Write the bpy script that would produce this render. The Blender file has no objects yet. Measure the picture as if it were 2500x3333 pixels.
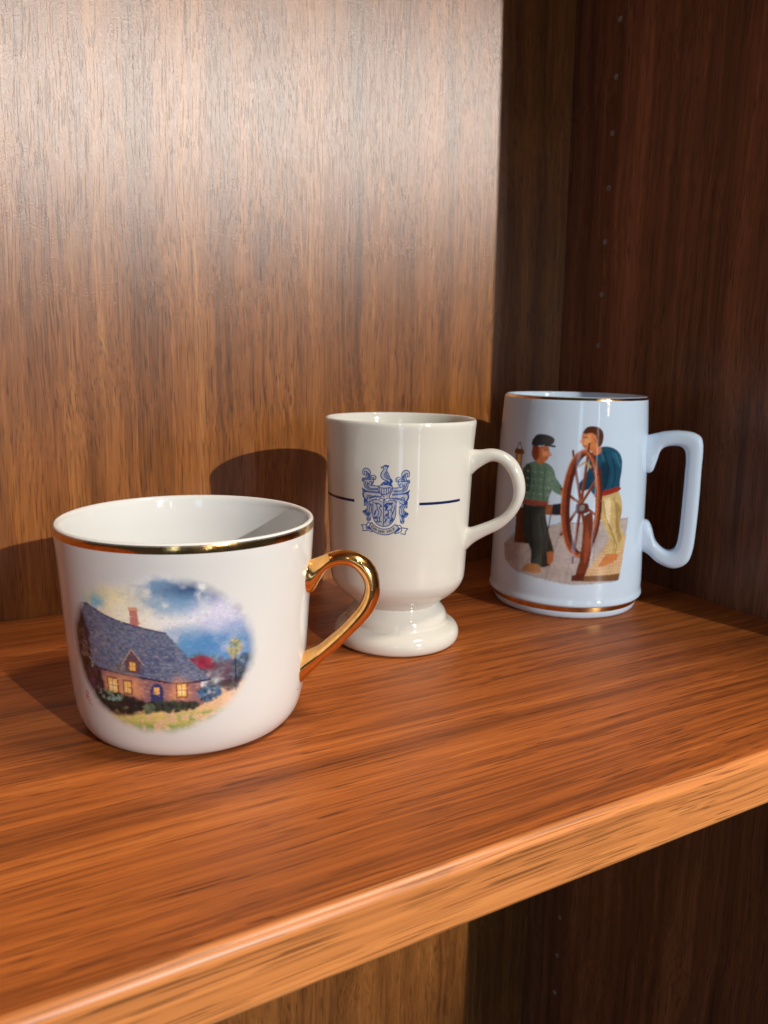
import bpy, math, random
import numpy as np
from mathutils import Vector, Matrix

random.seed(7)
rng = np.random.default_rng(11)
scene = bpy.context.scene
COL = scene.collection
R = math.radians

# ---------------------------------------------------------------- camera
# origin: back right corner of the bay, on top of the shelf. x right, y into the bay, z up (metres)
CAM = Vector((-0.38057, -0.42611, 0.13279))
YAW, PITCH, ROLL = R(29.7647), R(10.8731), R(1.0706)
cd = bpy.data.cameras.new('camera')
cam = bpy.data.objects.new('camera', cd)
COL.objects.link(cam)
fw = Vector((math.sin(YAW) * math.cos(PITCH), math.cos(YAW) * math.cos(PITCH), -math.sin(PITCH)))
rt = Vector((math.cos(YAW), -math.sin(YAW), 0))
up = rt.cross(fw)
r2 = math.cos(ROLL) * rt + math.sin(ROLL) * up
u2 = -math.sin(ROLL) * rt + math.cos(ROLL) * up
mw = Matrix((r2, u2, -fw)).transposed().to_4x4()
mw.translation = CAM
cam.matrix_world = mw
cd.sensor_fit = 'HORIZONTAL'
cd.sensor_width = 36.0
cd.lens = 36.0 * 2609.76 / 2500.0
cd.clip_start = 0.01
cd.clip_end = 50
cd.dof.use_dof = True
cd.dof.focus_distance = 0.325
cd.dof.aperture_fstop = 25.0
cd.dof.aperture_blades = 0
scene.camera = cam

# ---------------------------------------------------------------- world, lamps, exposure
world = bpy.data.worlds.new('World')
scene.world = world
world.use_nodes = True
bg = world.node_tree.nodes['Background']
bg.inputs['Color'].default_value = (0.86, 0.90, 1.0, 1)
bg.inputs['Strength'].default_value = 0.045

def lamp(name, kind, loc, target, energy, color, **kw):
    d = bpy.data.lights.new(name, kind)
    d.energy = energy
    d.color = color
    for k, v in kw.items():
        setattr(d, k, v)
    o = bpy.data.objects.new(name, d)
    COL.objects.link(o)
    o.location = loc
    o.rotation_euler = (Vector(target) - Vector(loc)).to_track_quat('-Z', 'Y').to_euler()
    return o

# the hard key from the front right, low: it throws the cup shadows on the back panel
lamp('key_spot', 'SPOT', (1.767, -10.0, 3.517), (-0.26, 0.0, 0.16), 3350, (1.0, 0.96, 0.89),
     shadow_soft_size=0.05, spot_size=R(6.5), spot_blend=0.5)
# added soft light below the key, to bring the back panel's sheen lower
lamp('sheen_fill', 'AREA', (1.80, -10.0, 1.75), (-0.2, 0.0, 0.2), 80, (1.0, 0.95, 0.90),
     shape='RECTANGLE', size=0.7, size_y=1.8)
# broad ceiling light above and in front of the cabinet
lamp('ceiling_panel', 'AREA', (0.42, -0.76, 1.68), (-0.27, -0.27, 0.0), 33, (1.0, 0.85, 0.66),
     shape='RECTANGLE', size=0.5, size_y=0.25)
# cool daylight from two tall windows behind the camera: narrow upright streaks in the glaze
lamp('window_light', 'AREA', (-1.24, -1.96, 0.15), (-0.15, -0.1, 0.05), 3.0, (0.55, 0.77, 1.0),
     shape='RECTANGLE', size=0.22, size_y=1.3)
lamp('window_light', 'AREA', (-0.27, -2.3, 0.10), (-0.19, -0.1, 0.05), 1.5, (0.80, 0.90, 1.0),
     shape='RECTANGLE', size=0.07, size_y=1.2)
# small downlights whose reflections sparkle in the glaze
for i, q in enumerate(((-0.05, -1.5, 1.55), (0.10, -1.55, 1.6), (-0.9, -1.2, 1.6))):
    lamp('downlight', 'SPOT', q, (-0.2, -0.15, 0.05), 3, (1.0, 0.9, 0.78),
         shadow_soft_size=0.02, spot_size=R(60), spot_blend=0.6)

vs = scene.view_settings
vs.view_transform = 'Standard'
vs.look = 'None'
vs.exposure = 0.0
vs.gamma = 1.0
vs.use_curve_mapping = False
scene.render.engine = 'CYCLES'

# ---------------------------------------------------------------- helpers
def lin(c):
    c = np.asarray(c, float) / 255.0
    return np.where(c <= 0.04045, c / 12.92, ((c + 0.055) / 1.055) ** 2.4)

def obj(name, verts, faces, mat, parent=None, smooth=True, loc=None):
    me = bpy.data.meshes.new(name)
    me.from_pydata([tuple(v) for v in verts], [], [tuple(f) for f in faces])
    me.update()
    if smooth:
        me.polygons.foreach_set('use_smooth', [True] * len(me.polygons))
    me.materials.append(mat)
    o = bpy.data.objects.new(name, me)
    COL.objects.link(o)
    if parent:
        o.parent = parent
    if loc:
        o.location = loc
    return o

def empty(name, loc, label, cat, group=None):
    o = bpy.data.objects.new(name, None)
    COL.objects.link(o)
    o.location = loc
    o.empty_display_size = 0.02
    o['label'] = label
    o['category'] = cat
    if group:
        o['group'] = group
    return o

def catmull(P, n, closed=False):
    P = np.asarray(P, float)
    Q = np.vstack([2 * P[0] - P[1], P, 2 * P[-1] - P[-2]])
    out = []
    m = len(P) - 1
    for k in range(n):
        t = k / (n - 1) * m
        i = min(int(t), m - 1)
        f = t - i
        a, b, c, d = Q[i:i + 4]
        out.append(.5 * (2 * b + (c - a) * f + (2 * a - 5 * b + 4 * c - d) * f ** 2 + (3 * b - a - 3 * c + d) * f ** 3))
    return np.array(out)

def lathe(profile, seg=256):
    """profile (r,z) list -> verts, faces; r==0 ends become poles"""
    V, F, rows = [], [], []
    for r, z in profile:
        if r < 1e-7:
            rows.append([len(V)])
            V.append((0, 0, z))
        else:
            s = len(V)
            for k in range(seg):
                a = 2 * math.pi * k / seg
                V.append((r * math.cos(a), r * math.sin(a), z))
            rows.append(list(range(s, s + seg)))
    for A, B in zip(rows, rows[1:]):
        for k in range(seg):
            k2 = (k + 1) % seg
            if len(A) == 1 and len(B) == 1:
                continue
            if len(A) == 1:
                F.append((A[0], B[k2], B[k]))
            elif len(B) == 1:
                F.append((A[k], A[k2], B[0]))
            else:
                F.append((A[k], A[k2], B[k2], B[k]))
    return V, F

def sweep(pairs, az, width, nst=96, nsec=28, power=2.6, ridge=0.0, grow0=0.0, grow1=0.0):
    """pairs of outer/inner edge points (mm, in the plane of the handle) -> verts, faces"""
    S = catmull(np.array(pairs) / 1000.0, nst)
    ca, sa = math.cos(az), math.sin(az)
    a = np.array([ca, sa, 0.0])
    n = np.array([-sa, ca, 0.0])
    V, F = [], []
    for i, (r0, z0, r1, z1) in enumerate(S):
        t = i / (nst - 1)
        o = a * r0 + np.array([0, 0, z0])
        q = a * r1 + np.array([0, 0, z1])
        c, h = (o + q) / 2, (o - q) / 2
        w = width / 2 * (1 + grow0 * max(0, 1 - t * 7) ** 2 + grow1 * max(0, 1 - (1 - t) * 7) ** 2)
        for k in range(nsec):
            g = 2 * math.pi * k / nsec
            cg, sg = math.cos(g), math.sin(g)
            x = math.copysign(abs(cg) ** (2 / power), cg)
            y = math.copysign(abs(sg) ** (2 / power), sg)
            x *= 1 + ridge * math.cos(g * 4)
            y *= 1 + ridge * math.cos(g * 4)
            V.append(c + h * x + n * w * y)
    for i in range(nst - 1):
        for k in range(nsec):
            k2 = (k + 1) % nsec
            F.append((i * nsec + k, i * nsec + k2, (i + 1) * nsec + k2, (i + 1) * nsec + k))
    F.append(tuple(range(nsec)))
    F.append(tuple((nst - 1) * nsec + k for k in reversed(range(nsec))))
    return V, F

# ---------------------------------------------------------------- node materials
class NT:
    def __init__(s, name):
        s.m = bpy.data.materials.new(name)
        s.m.use_nodes = True
        s.t = s.m.node_tree
        s.b = s.t.nodes['Principled BSDF']
    def n(s, kind, **kw):
        x = s.t.nodes.new(kind)
        for k, v in kw.items():
            setattr(x, k, v)
        return x
    def l(s, a, b):
        s.t.links.new(a, b)
    def val(s, sock, v):
        if hasattr(v, 'is_linked'):
            s.l(v, sock)
        else:
            sock.default_value = v
    def math(s, op, a, b=0.0, c=None, clamp=False):
        x = s.n('ShaderNodeMath', operation=op, use_clamp=clamp)
        s.val(x.inputs[0], a)
        s.val(x.inputs[1], b)
        if c is not None:
            s.val(x.inputs[2], c)
        return x.outputs[0]
    def mix(s, f, a, b, blend='MIX'):
        x = s.n('ShaderNodeMix', data_type='RGBA', blend_type=blend)
        s.val(x.inputs[0], f)
        for i, v in ((6, a), (7, b)):
            if hasattr(v, 'is_linked'):
                s.l(v, x.inputs[i])
            else:
                x.inputs[i].default_value = (*v[:3], 1)
        return x.outputs[2]
    def noise(s, vec, scale, detail=3, rough=.5, dist=0.0):
        x = s.n('ShaderNodeTexNoise')
        s.l(vec, x.inputs['Vector'])
        x.inputs['Scale'].default_value = scale
        x.inputs['Detail'].default_value = detail
        x.inputs['Roughness'].default_value = rough
        x.inputs['Distortion'].default_value = dist
        return x.outputs['Fac']
    def mapping(s, vec, scale, loc=(0, 0, 0)):
        x = s.n('ShaderNodeMapping')
        s.l(vec, x.inputs['Vector'])
        x.inputs['Scale'].default_value = scale
        x.inputs['Location'].default_value = loc
        return x.outputs[0]
    def ramp(s, fac, stops, interp='LINEAR'):
        x = s.n('ShaderNodeValToRGB')
        s.l(fac, x.inputs[0])
        e = x.color_ramp.elements
        x.color_ramp.interpolation = interp
        while len(e) < len(stops):
            e.new(0.5)
        for el, (p, c) in zip(e, stops):
            el.position = p
            el.color = (*c[:3], 1) if hasattr(c, '__len__') else (c, c, c, 1)
        return x.outputs[0]
    def maprange(s, v, a, b, c=0.0, d=1.0):
        x = s.n('ShaderNodeMapRange')
        s.l(v, x.inputs[0])
        for i, q in enumerate((a, b, c, d)):
            x.inputs[i + 1].default_value = q
        return x.outputs[0]

def wood(name, axis, dark, mid, light, seed=(0, 0, 0), rough=0.4, grainy=0.0, sheen=None, spec=0.5, pores=.62, ior=1.5, short=1.0, lo=.37, hi=.63, fine=1.0, dust=False, wave=.022):
    """walnut laminate: grain along axis (0 = x, 2 = z)"""
    m = NT(name)
    tc = m.n('ShaderNodeTexCoord').outputs['Object']
    def st(along, across):
        sc = [across, across, across]
        sc[axis] = along
        return tuple(sc)
    # gentle waviness of the grain
    wob = m.noise(m.mapping(tc, st(5.0, 14.0), seed), 1.0, 2)
    add = m.n('ShaderNodeVectorMath', operation='ADD')
    cmb = m.n('ShaderNodeCombineXYZ')
    w = m.math('MULTIPLY', m.math('SUBTRACT', wob, 0.5), wave)
    for i in range(3):
        if i != axis:
            m.l(w, cmb.inputs[i])
    m.l(tc, add.inputs[0])
    m.l(cmb.outputs[0], add.inputs[1])
    P = add.outputs[0]
    broad = m.noise(m.mapping(P, st(1.3, 30.0 * fine), seed), 1.0, 3, .5)
    streak = m.noise(m.mapping(P, st(1.5 * short, 170.0 * fine), seed), 1.0, 6, .68)
    fibre = m.noise(m.mapping(P, st(16.0 * short, 1700.0), seed), 1.0, 3, .6)
    patch = m.noise(m.mapping(P, st(9.0, 16.0), seed), 1.0, 2)
    f = m.math('ADD', m.math('MULTIPLY', broad, .34), m.math('MULTIPLY', streak, .44))
    f = m.math('ADD', f, m.math('MULTIPLY', fibre, .22))
    f = m.maprange(f, lo, hi)
    colr = m.ramp(f, [(0.0, dark), (.36, [d * .45 + q * .55 for d, q in zip(dark, mid)]), (.62, mid), (1.0, light)])
    # dark pores: short dashes, denser in some bands
    pn = m.noise(m.mapping(P, st(30.0 if short < 1 else 44.0, 2000.0), (seed[0] + 3, seed[1], seed[2])), 1.0, 1, .5)
    th = m.math('ADD', m.math('MULTIPLY', streak, -.16), m.math('ADD', .735, m.math('MULTIPLY', patch, -.10)))
    pore = m.math('MULTIPLY', m.math('SUBTRACT', pn, th), 26.0, clamp=True)
    colr = m.mix(m.math('MULTIPLY', pore, pores), colr, [c * .28 for c in dark])
    if dust:
        vo = m.n('ShaderNodeTexVoronoi')
        m.l(tc, vo.inputs['Vector'])
        vo.inputs['Scale'].default_value = 95.0
        sx = m.n('ShaderNodeSeparateColor')
        m.l(vo.outputs['Color'], sx.inputs[0])
        spk = m.math('MULTIPLY', m.math('LESS_THAN', vo.outputs['Distance'], .022), m.math('GREATER_THAN', sx.outputs[0], .82))
        colr = m.mix(m.math('MULTIPLY', spk, .5), colr, (.55, .45, .38))
    m.l(colr, m.b.inputs['Base Color'])
    # fine press texture of the laminate
    tex = m.noise(m.mapping(tc, st(1500.0, 2600.0)), 1.0, 2, .6)
    h = m.math('ADD', m.math('MULTIPLY', fibre, .35), m.math('MULTIPLY', tex, .5 + grainy))
    h = m.math('SUBTRACT', h, m.math('MULTIPLY', pore, .6))
    bp = m.n('ShaderNodeBump')
    bp.inputs['Strength'].default_value = 0.22 + .5 * grainy
    bp.inputs['Distance'].default_value = 0.00010
    m.l(h, bp.inputs['Height'])
    m.l(bp.outputs[0], m.b.inputs['Normal'])
    m.l(m.math('ADD', rough, m.math('MULTIPLY', m.math('SUBTRACT', fibre, .5), .2)), m.b.inputs['Roughness'])
    m.b.inputs['Specular IOR Level'].default_value = spec
    m.b.inputs['IOR'].default_value = ior
    if sheen:
        # pressed vertical fibres: the gloss spreads sideways far more than up and down
        m.b.inputs['Specular IOR Level'].default_value = 0.0
        gl = m.n('ShaderNodeBsdfAnisotropic')
        gl.distribution = 'BECKMANN'
        gl.inputs['Color'].default_value = (1, 1, 1, 1)
        m.l(m.math('ADD', sheen[0], m.math('MULTIPLY', m.math('SUBTRACT', fibre, .5), .08)), gl.inputs['Roughness'])
        gl.inputs['Anisotropy'].default_value = sheen[1]
        tg = m.n('ShaderNodeCombineXYZ')
        tg.inputs[0].default_value = 1.0
        m.l(tg.outputs[0], gl.inputs['Tangent'])
        m.l(bp.outputs[0], gl.inputs['Normal'])
        fr = m.n('ShaderNodeFresnel')
        fr.inputs['IOR'].default_value = sheen[2]
        mx = m.n('ShaderNodeMixShader')
        m.l(fr.outputs[0], mx.inputs[0])
        m.l(m.b.outputs[0], mx.inputs[1])
        m.l(gl.outputs[0], mx.inputs[2])
        m.l(mx.outputs[0], m.t.nodes['Material Output'].inputs['Surface'])
    return m.m

def glaze(name, color, rough=0.07, attr=None, tint=None):
    m = NT(name)
    m.b.inputs['Roughness'].default_value = rough
    m.b.inputs['IOR'].default_value = 1.5
    tc = m.n('ShaderNodeTexCoord').outputs['Object']
    if attr:
        a = m.n('ShaderNodeAttribute', attribute_name=attr)
        m.l(a.outputs['Color'], m.b.inputs['Base Color'])
    else:
        v = m.noise(tc, 38.0, 3)
        m.l(m.mix(m.maprange(v, .3, .7), [c * .975 for c in color], [min(1, c * 1.01) for c in color]), m.b.inputs['Base Color'])
    if tint:
        vo = m.n('ShaderNodeTexVoronoi')
        m.l(tc, vo.inputs['Vector'])
        vo.inputs['Scale'].default_value = 62.0
        sx = m.n('ShaderNodeSeparateColor')
        m.l(vo.outputs['Color'], sx.inputs[0])
        spk = m.math('MULTIPLY', m.math('LESS_THAN', vo.outputs['Distance'], .026), m.math('GREATER_THAN', sx.outputs[0], .72))
        old = m.b.inputs['Base Color'].links[0].from_socket
        m.l(m.mix(m.math('MULTIPLY', spk, .8), old, tint), m.b.inputs['Base Color'])
    # glaze is never quite even
    bp = m.n('ShaderNodeBump')
    bp.inputs['Strength'].default_value = .12
    bp.inputs['Distance'].default_value = .0006
    m.l(m.noise(tc, 95.0, 2), bp.inputs['Height'])
    m.l(bp.outputs[0], m.b.inputs['Normal'])
    return m.m

def gold(name, color, rough):
    m = NT(name)
    tc = m.n('ShaderNodeTexCoord').outputs['Object']
    m.b.inputs['Metallic'].default_value = 1.0
    n1 = m.noise(tc, 420.0, 3)
    m.l(m.mix(m.maprange(n1, .35, .75), color, [c * .82 for c in color]), m.b.inputs['Base Color'])
    m.l(m.maprange(m.noise(tc, 160.0, 3), .3, .8, rough * .7, rough * 1.7), m.b.inputs['Roughness'])
    bp = m.n('ShaderNodeBump')
    bp.inputs['Strength'].default_value = .25
    bp.inputs['Distance'].default_value = .0004
    m.l(m.noise(tc, 260.0, 2), bp.inputs['Height'])
    m.l(bp.outputs[0], m.b.inputs['Normal'])
    return m.m

MAT_SHELF = wood('walnut_shelf', 0, (.08, .018, .004), (.41, .112, .022), (.60, .205, .046), (1.3, .4, .2), rough=.46, spec=.25, fine=2.0, pores=.66, dust=True, short=.42, wave=.009, lo=.34, hi=.66)
MAT_EDGE = wood('walnut_edge', 0, (.24, .074, .021), (.72, .265, .075), (.86, .42, .16), (2.9, 1.4, .6), rough=.37, pores=.6, fine=1.6, short=.42, wave=.008, lo=.33, hi=.67)  # pale edge strip, with extra brightness put in for light missing on the front
MAT_BACK = wood('walnut_back', 2, (.075, .025, .007), (.33, .118, .028), (.51, .22, .06), (4.1, 2.2, .7), rough=.5, grainy=.9, sheen=(.35, -.58, 1.76), pores=.55, short=3.2, lo=.335, hi=.665, fine=1.9)
MAT_SIDE = wood('walnut_side', 2, (.065, .021, .009), (.27, .098, .040), (.46, .18, .08), (7.7, 5.2, 1.7), rough=.42, grainy=.3)
WHITE1 = (.69, .70, .705)
CREAM = (.69, .682, .628)
WHITE3 = (.59, .725, .885)
MAT_CUP = glaze('warm_white_glaze', WHITE1, tint=(.16, .11, .09))
MAT_CREAM = glaze('cream_glaze', CREAM, .09)
MAT_TANK = glaze('cool_white_glaze', WHITE3, .06)
MAT_PRINT = glaze('printed_glaze', (1, 1, 1), .10, attr='ink')
MAT_GOLD = gold('gold_lustre', (.95, .53, .18), .17)
MAT_GOLDBAND = gold('gold_band', (.78, .46, .17), .14)
m = NT('navy_ink'); m.b.inputs['Base Color'].default_value = (.012, .02, .085, 1); m.b.inputs['Roughness'].default_value = .1
MAT_NAVY = m.m
m = NT('chipboard'); m.b.inputs['Roughness'].default_value = .8
m.l(m.mix(m.noise(m.n('ShaderNodeTexCoord').outputs['Object'], 900.0), (.30, .25, .21), (.45, .39, .34)), m.b.inputs['Base Color'])
MAT_CHIP = m.m

# ---------------------------------------------------------------- cabinet
SIDE_FRONT = -0.320
SHELF_FRONT = -0.2695

def box(x0, x1, y0, y1, z0, z1):
    V = [(x, y, z) for x in (x0, x1) for y in (y0, y1) for z in (z0, z1)]
    F = [(0, 1, 3, 2), (4, 6, 7, 5), (0, 4, 5, 1), (2, 3, 7, 6), (0, 2, 6, 4), (1, 5, 7, 3)]
    return V, F

# thin back panel; above the shelf a slight outward curve is added to lower its sheen
def sheen_bow(z):
    return .045 * max(0.0, z - .05) ** 2
V, F = [], []
zz = [-.62, -.3, 0, .05] + [.05 + .61 * k / 30 for k in range(1, 31)]
def strip(pts, flip=False):
    s0 = len(V)
    for z in zz:
        for x, d in pts:
            V.append((x, sheen_bow(z) + d, z))
    for k in range(len(zz) - 1):
        q = (s0 + 2 * k, s0 + 2 * k + 1, s0 + 2 * k + 3, s0 + 2 * k + 2)
        F.append(q)
strip([(-1.0, 0), (-.0003, 0)])
strip([(-.0003, .006), (-1.0, .006)])
strip([(-.0003, 0), (-.0003, .006)])
strip([(-1.0, .006), (-1.0, 0)])
o = obj('back_panel', V, F, MAT_BACK, smooth=True)
o['kind'] = 'structure'

# side panel, its inner face drilled with a row of shelf pin holes, 32 mm apart
HOLE_Y, HOLE_R, PITCH_Z = -0.0349, 0.0013, 0.032
zs = [0.3351 + PITCH_Z * k for k in range(-26, 9)]
V, F = [], []
def quad(y0, y1, z0, z1):
    s = len(V)
    V.extend([(0, y0, z0), (0, y1, z0), (0, y1, z1), (0, y0, z1)])
    F.append((s, s + 3, s + 2, s + 1))
zlo, zhi = zs[0] - .016, zs[-1] + .016
quad(SIDE_FRONT, HOLE_Y - .008, zlo, zhi)
quad(HOLE_Y + .008, .034, zlo, zhi)
q1 = [0, 22, 44, 63.4349, 76]
angs = q1 + [90] + [180 - a for a in reversed(q1)] + [180 + a for a in q1[1:]] + [270] + [360 - a for a in reversed(q1[1:])]
for z in zs:
    s = len(V)
    for a in angs:
        c, n_ = math.cos(R(a)), math.sin(R(a))
        t = min(.008 / max(abs(c), 1e-9), .016 / max(abs(n_), 1e-9))
        V.append((0, HOLE_Y + c * HOLE_R, z + n_ * HOLE_R))
        V.append((0, HOLE_Y + c * t, z + n_ * t))
    k = len(angs)
    for i in range(k):
        j = (i + 1) % k
        F.append((s + 2 * i, s + 2 * j, s + 2 * j + 1, s + 2 * i + 1))
s = len(V)
V += [(0, SIDE_FRONT, zlo), (0.018, SIDE_FRONT, zlo), (0.018, SIDE_FRONT, zhi), (0, SIDE_FRONT, zhi),
      (0.018, .034, zlo), (0.018, .034, zhi), (0, .034, zlo), (0, .034, zhi)]
F += [(s, s + 1, s + 2, s + 3), (s + 1, s + 4, s + 5, s + 2), (s + 3, s + 2, s + 5, s + 7), (s, s + 6, s + 4, s + 1)]
side = obj('side_panel', V, F, MAT_SIDE, smooth=False)
side['kind'] = 'structure'
hv, hf = [], []
nh = 18
for i in range(nh):
    c, n_ = math.cos(2 * math.pi * i / nh), math.sin(2 * math.pi * i / nh)
    hv += [(-.0003, c * (HOLE_R + .0003), n_ * (HOLE_R + .0003)), (-.0003, c * (HOLE_R - .0004), n_ * (HOLE_R - .0004)), (.007, c * (HOLE_R - .0004), n_ * (HOLE_R - .0004)),
           (.0002, c * (HOLE_R + .0003), n_ * (HOLE_R + .0003))]
for i in range(nh):
    j = (i + 1) % nh
    a, b = 4 * i, 4 * j
    hf += [(a, a + 1, b + 1, b), (a + 1, a + 2, b + 2, b + 1), (a + 3, a, b, b + 3)]
hf.append(tuple(4 * i + 2 for i in range(nh)))
h0 = obj('pin_hole', hv, hf, MAT_CHIP, side, loc=(0, HOLE_Y, zs[0]))
for z in zs[1:]:
    if -.03 < z < .01:
        continue
    h = h0.copy()
    COL.objects.link(h)
    h.parent = side
    h.location = (0, HOLE_Y, z)

def shelf(name, ztop, thick, x0=-1.0, x1=-.0006):
    prof = [(-.0006, ztop)]
    rr = .0032
    for k in range(13):
        a = R(90 + 90 * k / 12)
        prof.append((SHELF_FRONT + rr + rr * math.cos(a), ztop - rr + rr * math.sin(a)))
    rb = .0022
    for k in range(6):
        a = R(180 + 90 * k / 5)
        prof.append((SHELF_FRONT + rb + rb * math.cos(a), ztop - thick + rb + rb * math.sin(a)))
    prof.append((-.0006, ztop - thick))
    n = len(prof)
    V = [(x0, y, z) for y, z in prof] + [(x1, y, z) for y, z in prof]
    F = [(i, (i + 1) % n, (i + 1) % n + n, i + n) for i in range(n)]
    F += [tuple(reversed(range(n))), tuple(range(n, 2 * n))]
    o = obj(name, V, F, MAT_SHELF)
    o.data.polygons.foreach_set('use_smooth', [0 <= i <= 18 for i in range(len(F))])
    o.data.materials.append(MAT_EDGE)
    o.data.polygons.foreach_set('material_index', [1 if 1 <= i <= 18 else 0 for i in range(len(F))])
    md = o.modifiers.new('normals', 'WEIGHTED_NORMAL')
    md.keep_sharp = True
    o['kind'] = 'structure'
    return o
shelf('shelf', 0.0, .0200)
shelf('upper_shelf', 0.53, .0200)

# ---------------------------------------------------------------- painting prints (numpy) and wrapping them on a body
class Canvas:
    def __init__(s, w, h):
        s.w, s.h = w, h
        s.c = np.zeros((h, w, 3))
        s.a = np.zeros((h, w))
        s.Y, s.X = np.mgrid[0:h, 0:w].astype(float)
    def noise(s, cell, seed=0):
        g = np.random.default_rng(seed)
        out = np.zeros((s.h, s.w)); amp = 1.0; tot = 0
        for o in range(3):
            cs = max(cell / 2 ** o, 1.0)
            gh, gw = int(s.h / cs) + 3, int(s.w / cs) + 3
            G = g.random((gh, gw))
            yy, xx = s.Y / cs, s.X / cs
            i, j = yy.astype(int), xx.astype(int)
            fy, fx = yy - i, xx - j
            fy, fx = fy * fy * (3 - 2 * fy), fx * fx * (3 - 2 * fx)
            out += amp * ((G[i, j] * (1 - fx) + G[i, j + 1] * fx) * (1 - fy) + (G[i + 1, j] * (1 - fx) + G[i + 1, j + 1] * fx) * fy)
            tot += amp; amp *= .55
        return out / tot
    def put(s, mask, col, cover=True):
        col = np.asarray(col, float)
        if col.ndim == 1:
            col = col[None, None, :]
        m = np.clip(mask, 0, 1)[..., None]
        s.c = s.c * (1 - m) + col * m
        if cover:
            s.a = 1 - (1 - s.a) * (1 - m[..., 0])
    def sd_poly(s, P):
        P = np.asarray(P, float)
        d = np.full((s.h, s.w), 1e9)
        ins = np.zeros((s.h, s.w), bool)
        for a, b in zip(P, np.roll(P, -1, 0)):
            e = b - a
            L = e @ e + 1e-12
            t = np.clip(((s.X - a[0]) * e[0] + (s.Y - a[1]) * e[1]) / L, 0, 1)
            d = np.minimum(d, np.hypot(s.X - a[0] - t * e[0], s.Y - a[1] - t * e[1]))
            cr = (a[1] > s.Y) != (b[1] > s.Y)
            xi = a[0] + (s.Y - a[1]) / (e[1] if abs(e[1]) > 1e-9 else 1e-9) * e[0]
            ins ^= cr & (s.X < xi)
        return np.where(ins, -d, d)
    def poly(s, P, col, soft=1.0, alpha=1.0, rag=0.0, seed=0, smooth=False, cover=True):
        if smooth:
            P = catmull(list(P) + [P[0]], len(P) * 8)
        d = s.sd_poly(P)
        if rag:
            d = d + (s.noise(6, seed) - .5) * 2 * rag
        s.put(np.clip(.5 - d / soft, 0, 1) * alpha, lin(col), cover)
    def line(s, P, w, col, smooth=True, alpha=1.0, taper=None, cover=True):
        P = np.asarray(P, float)
        if smooth and len(P) > 2:
            P = catmull(P, len(P) * 6)
        x0, x1 = int(max(0, P[:, 0].min() - w - 2)), int(min(s.w, P[:, 0].max() + w + 3))
        y0, y1 = int(max(0, P[:, 1].min() - w - 2)), int(min(s.h, P[:, 1].max() + w + 3))
        if x1 <= x0 or y1 <= y0:
            return
        X, Y = s.X[y0:y1, x0:x1], s.Y[y0:y1, x0:x1]
        d = np.full(X.shape, 1e9)
        n = len(P) - 1
        for i, (a, b) in enumerate(zip(P, P[1:])):
            e = b - a
            t = np.clip(((X - a[0]) * e[0] + (Y - a[1]) * e[1]) / (e @ e + 1e-12), 0, 1)
            ww = w / 2 if taper is None else (taper[0] + (taper[1] - taper[0]) * i / max(1, n - 1)) / 2
            d = np.minimum(d, np.hypot(X - a[0] - t * e[0], Y - a[1] - t * e[1]) - ww)
        M = np.zeros((s.h, s.w))
        M[y0:y1, x0:x1] = np.clip(.5 - d, 0, 1) * alpha
        s.put(M, lin(col), cover)
    def blobs(s, cx, cy, rx, ry, cols, n, size, seed=0, alpha=.8):
        g = np.random.default_rng(seed)
        for k in range(n):
            a, q = g.random() * 2 * math.pi, math.sqrt(g.random())
            x, y = cx + rx * q * math.cos(a), cy + ry * q * math.sin(a)
            r = size * (.5 + g.random())
            x0, x1 = int(max(0, x - 3 * r)), int(min(s.w, x + 3 * r + 2))
            y0, y1 = int(max(0, y - 3 * r)), int(min(s.h, y + 3 * r + 2))
            if x1 <= x0 or y1 <= y0:
                continue
            X, Y = s.X[y0:y1, x0:x1], s.Y[y0:y1, x0:x1]
            m = alpha * np.clip(1.3 - np.hypot(X - x, (Y - y) * 1.15) / r, 0, 1)
            c = lin(np.asarray(cols[g.integers(len(cols))], float) * (.85 + .3 * g.random())).clip(0, 1)
            s.c[y0:y1, x0:x1] = s.c[y0:y1, x0:x1] * (1 - m[..., None]) + c * m[..., None]
            s.a[y0:y1, x0:x1] = 1 - (1 - s.a[y0:y1, x0:x1]) * (1 - m)

def dabs(cv, n, size, jit, seed, alpha=.6, length=3.0):
    """break flat areas up into small brush dabs that pick up nearby colour"""
    g = np.random.default_rng(seed)
    src = cv.c.copy()
    a0 = cv.a.copy()
    for k in range(n):
        x, y = g.random() * cv.w, g.random() * cv.h
        if a0[min(cv.h - 1, int(y)), min(cv.w - 1, int(x))] < .5:
            continue
        sx = int(np.clip(x + g.normal() * jit, 0, cv.w - 1)); sy = int(np.clip(y + g.normal() * jit, 0, cv.h - 1))
        if a0[sy, sx] < .5:
            continue
        c = np.clip(src[sy, sx] * (.72 + .56 * g.random()) * (1 + .10 * g.normal(size=3)), 0, 1)
        r = size * (.5 + g.random()); L = length * (.5 + g.random()); an = g.normal() * .5
        x0, x1 = int(max(0, x - L - r - 1)), int(min(cv.w, x + L + r + 2)); y0, y1 = int(max(0, y - L - r - 1)), int(min(cv.h, y + L + r + 2))
        X, Y = cv.X[y0:y1, x0:x1] - x, cv.Y[y0:y1, x0:x1] - y
        t = np.clip(X * math.cos(an) + Y * math.sin(an), -L / 2, L / 2)
        m_ = alpha * np.clip(r + .5 - np.hypot(X - t * math.cos(an), Y - t * math.sin(an)), 0, 1)[..., None]
        cv.c[y0:y1, x0:x1] = cv.c[y0:y1, x0:x1] * (1 - m_) + c * m_

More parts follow.
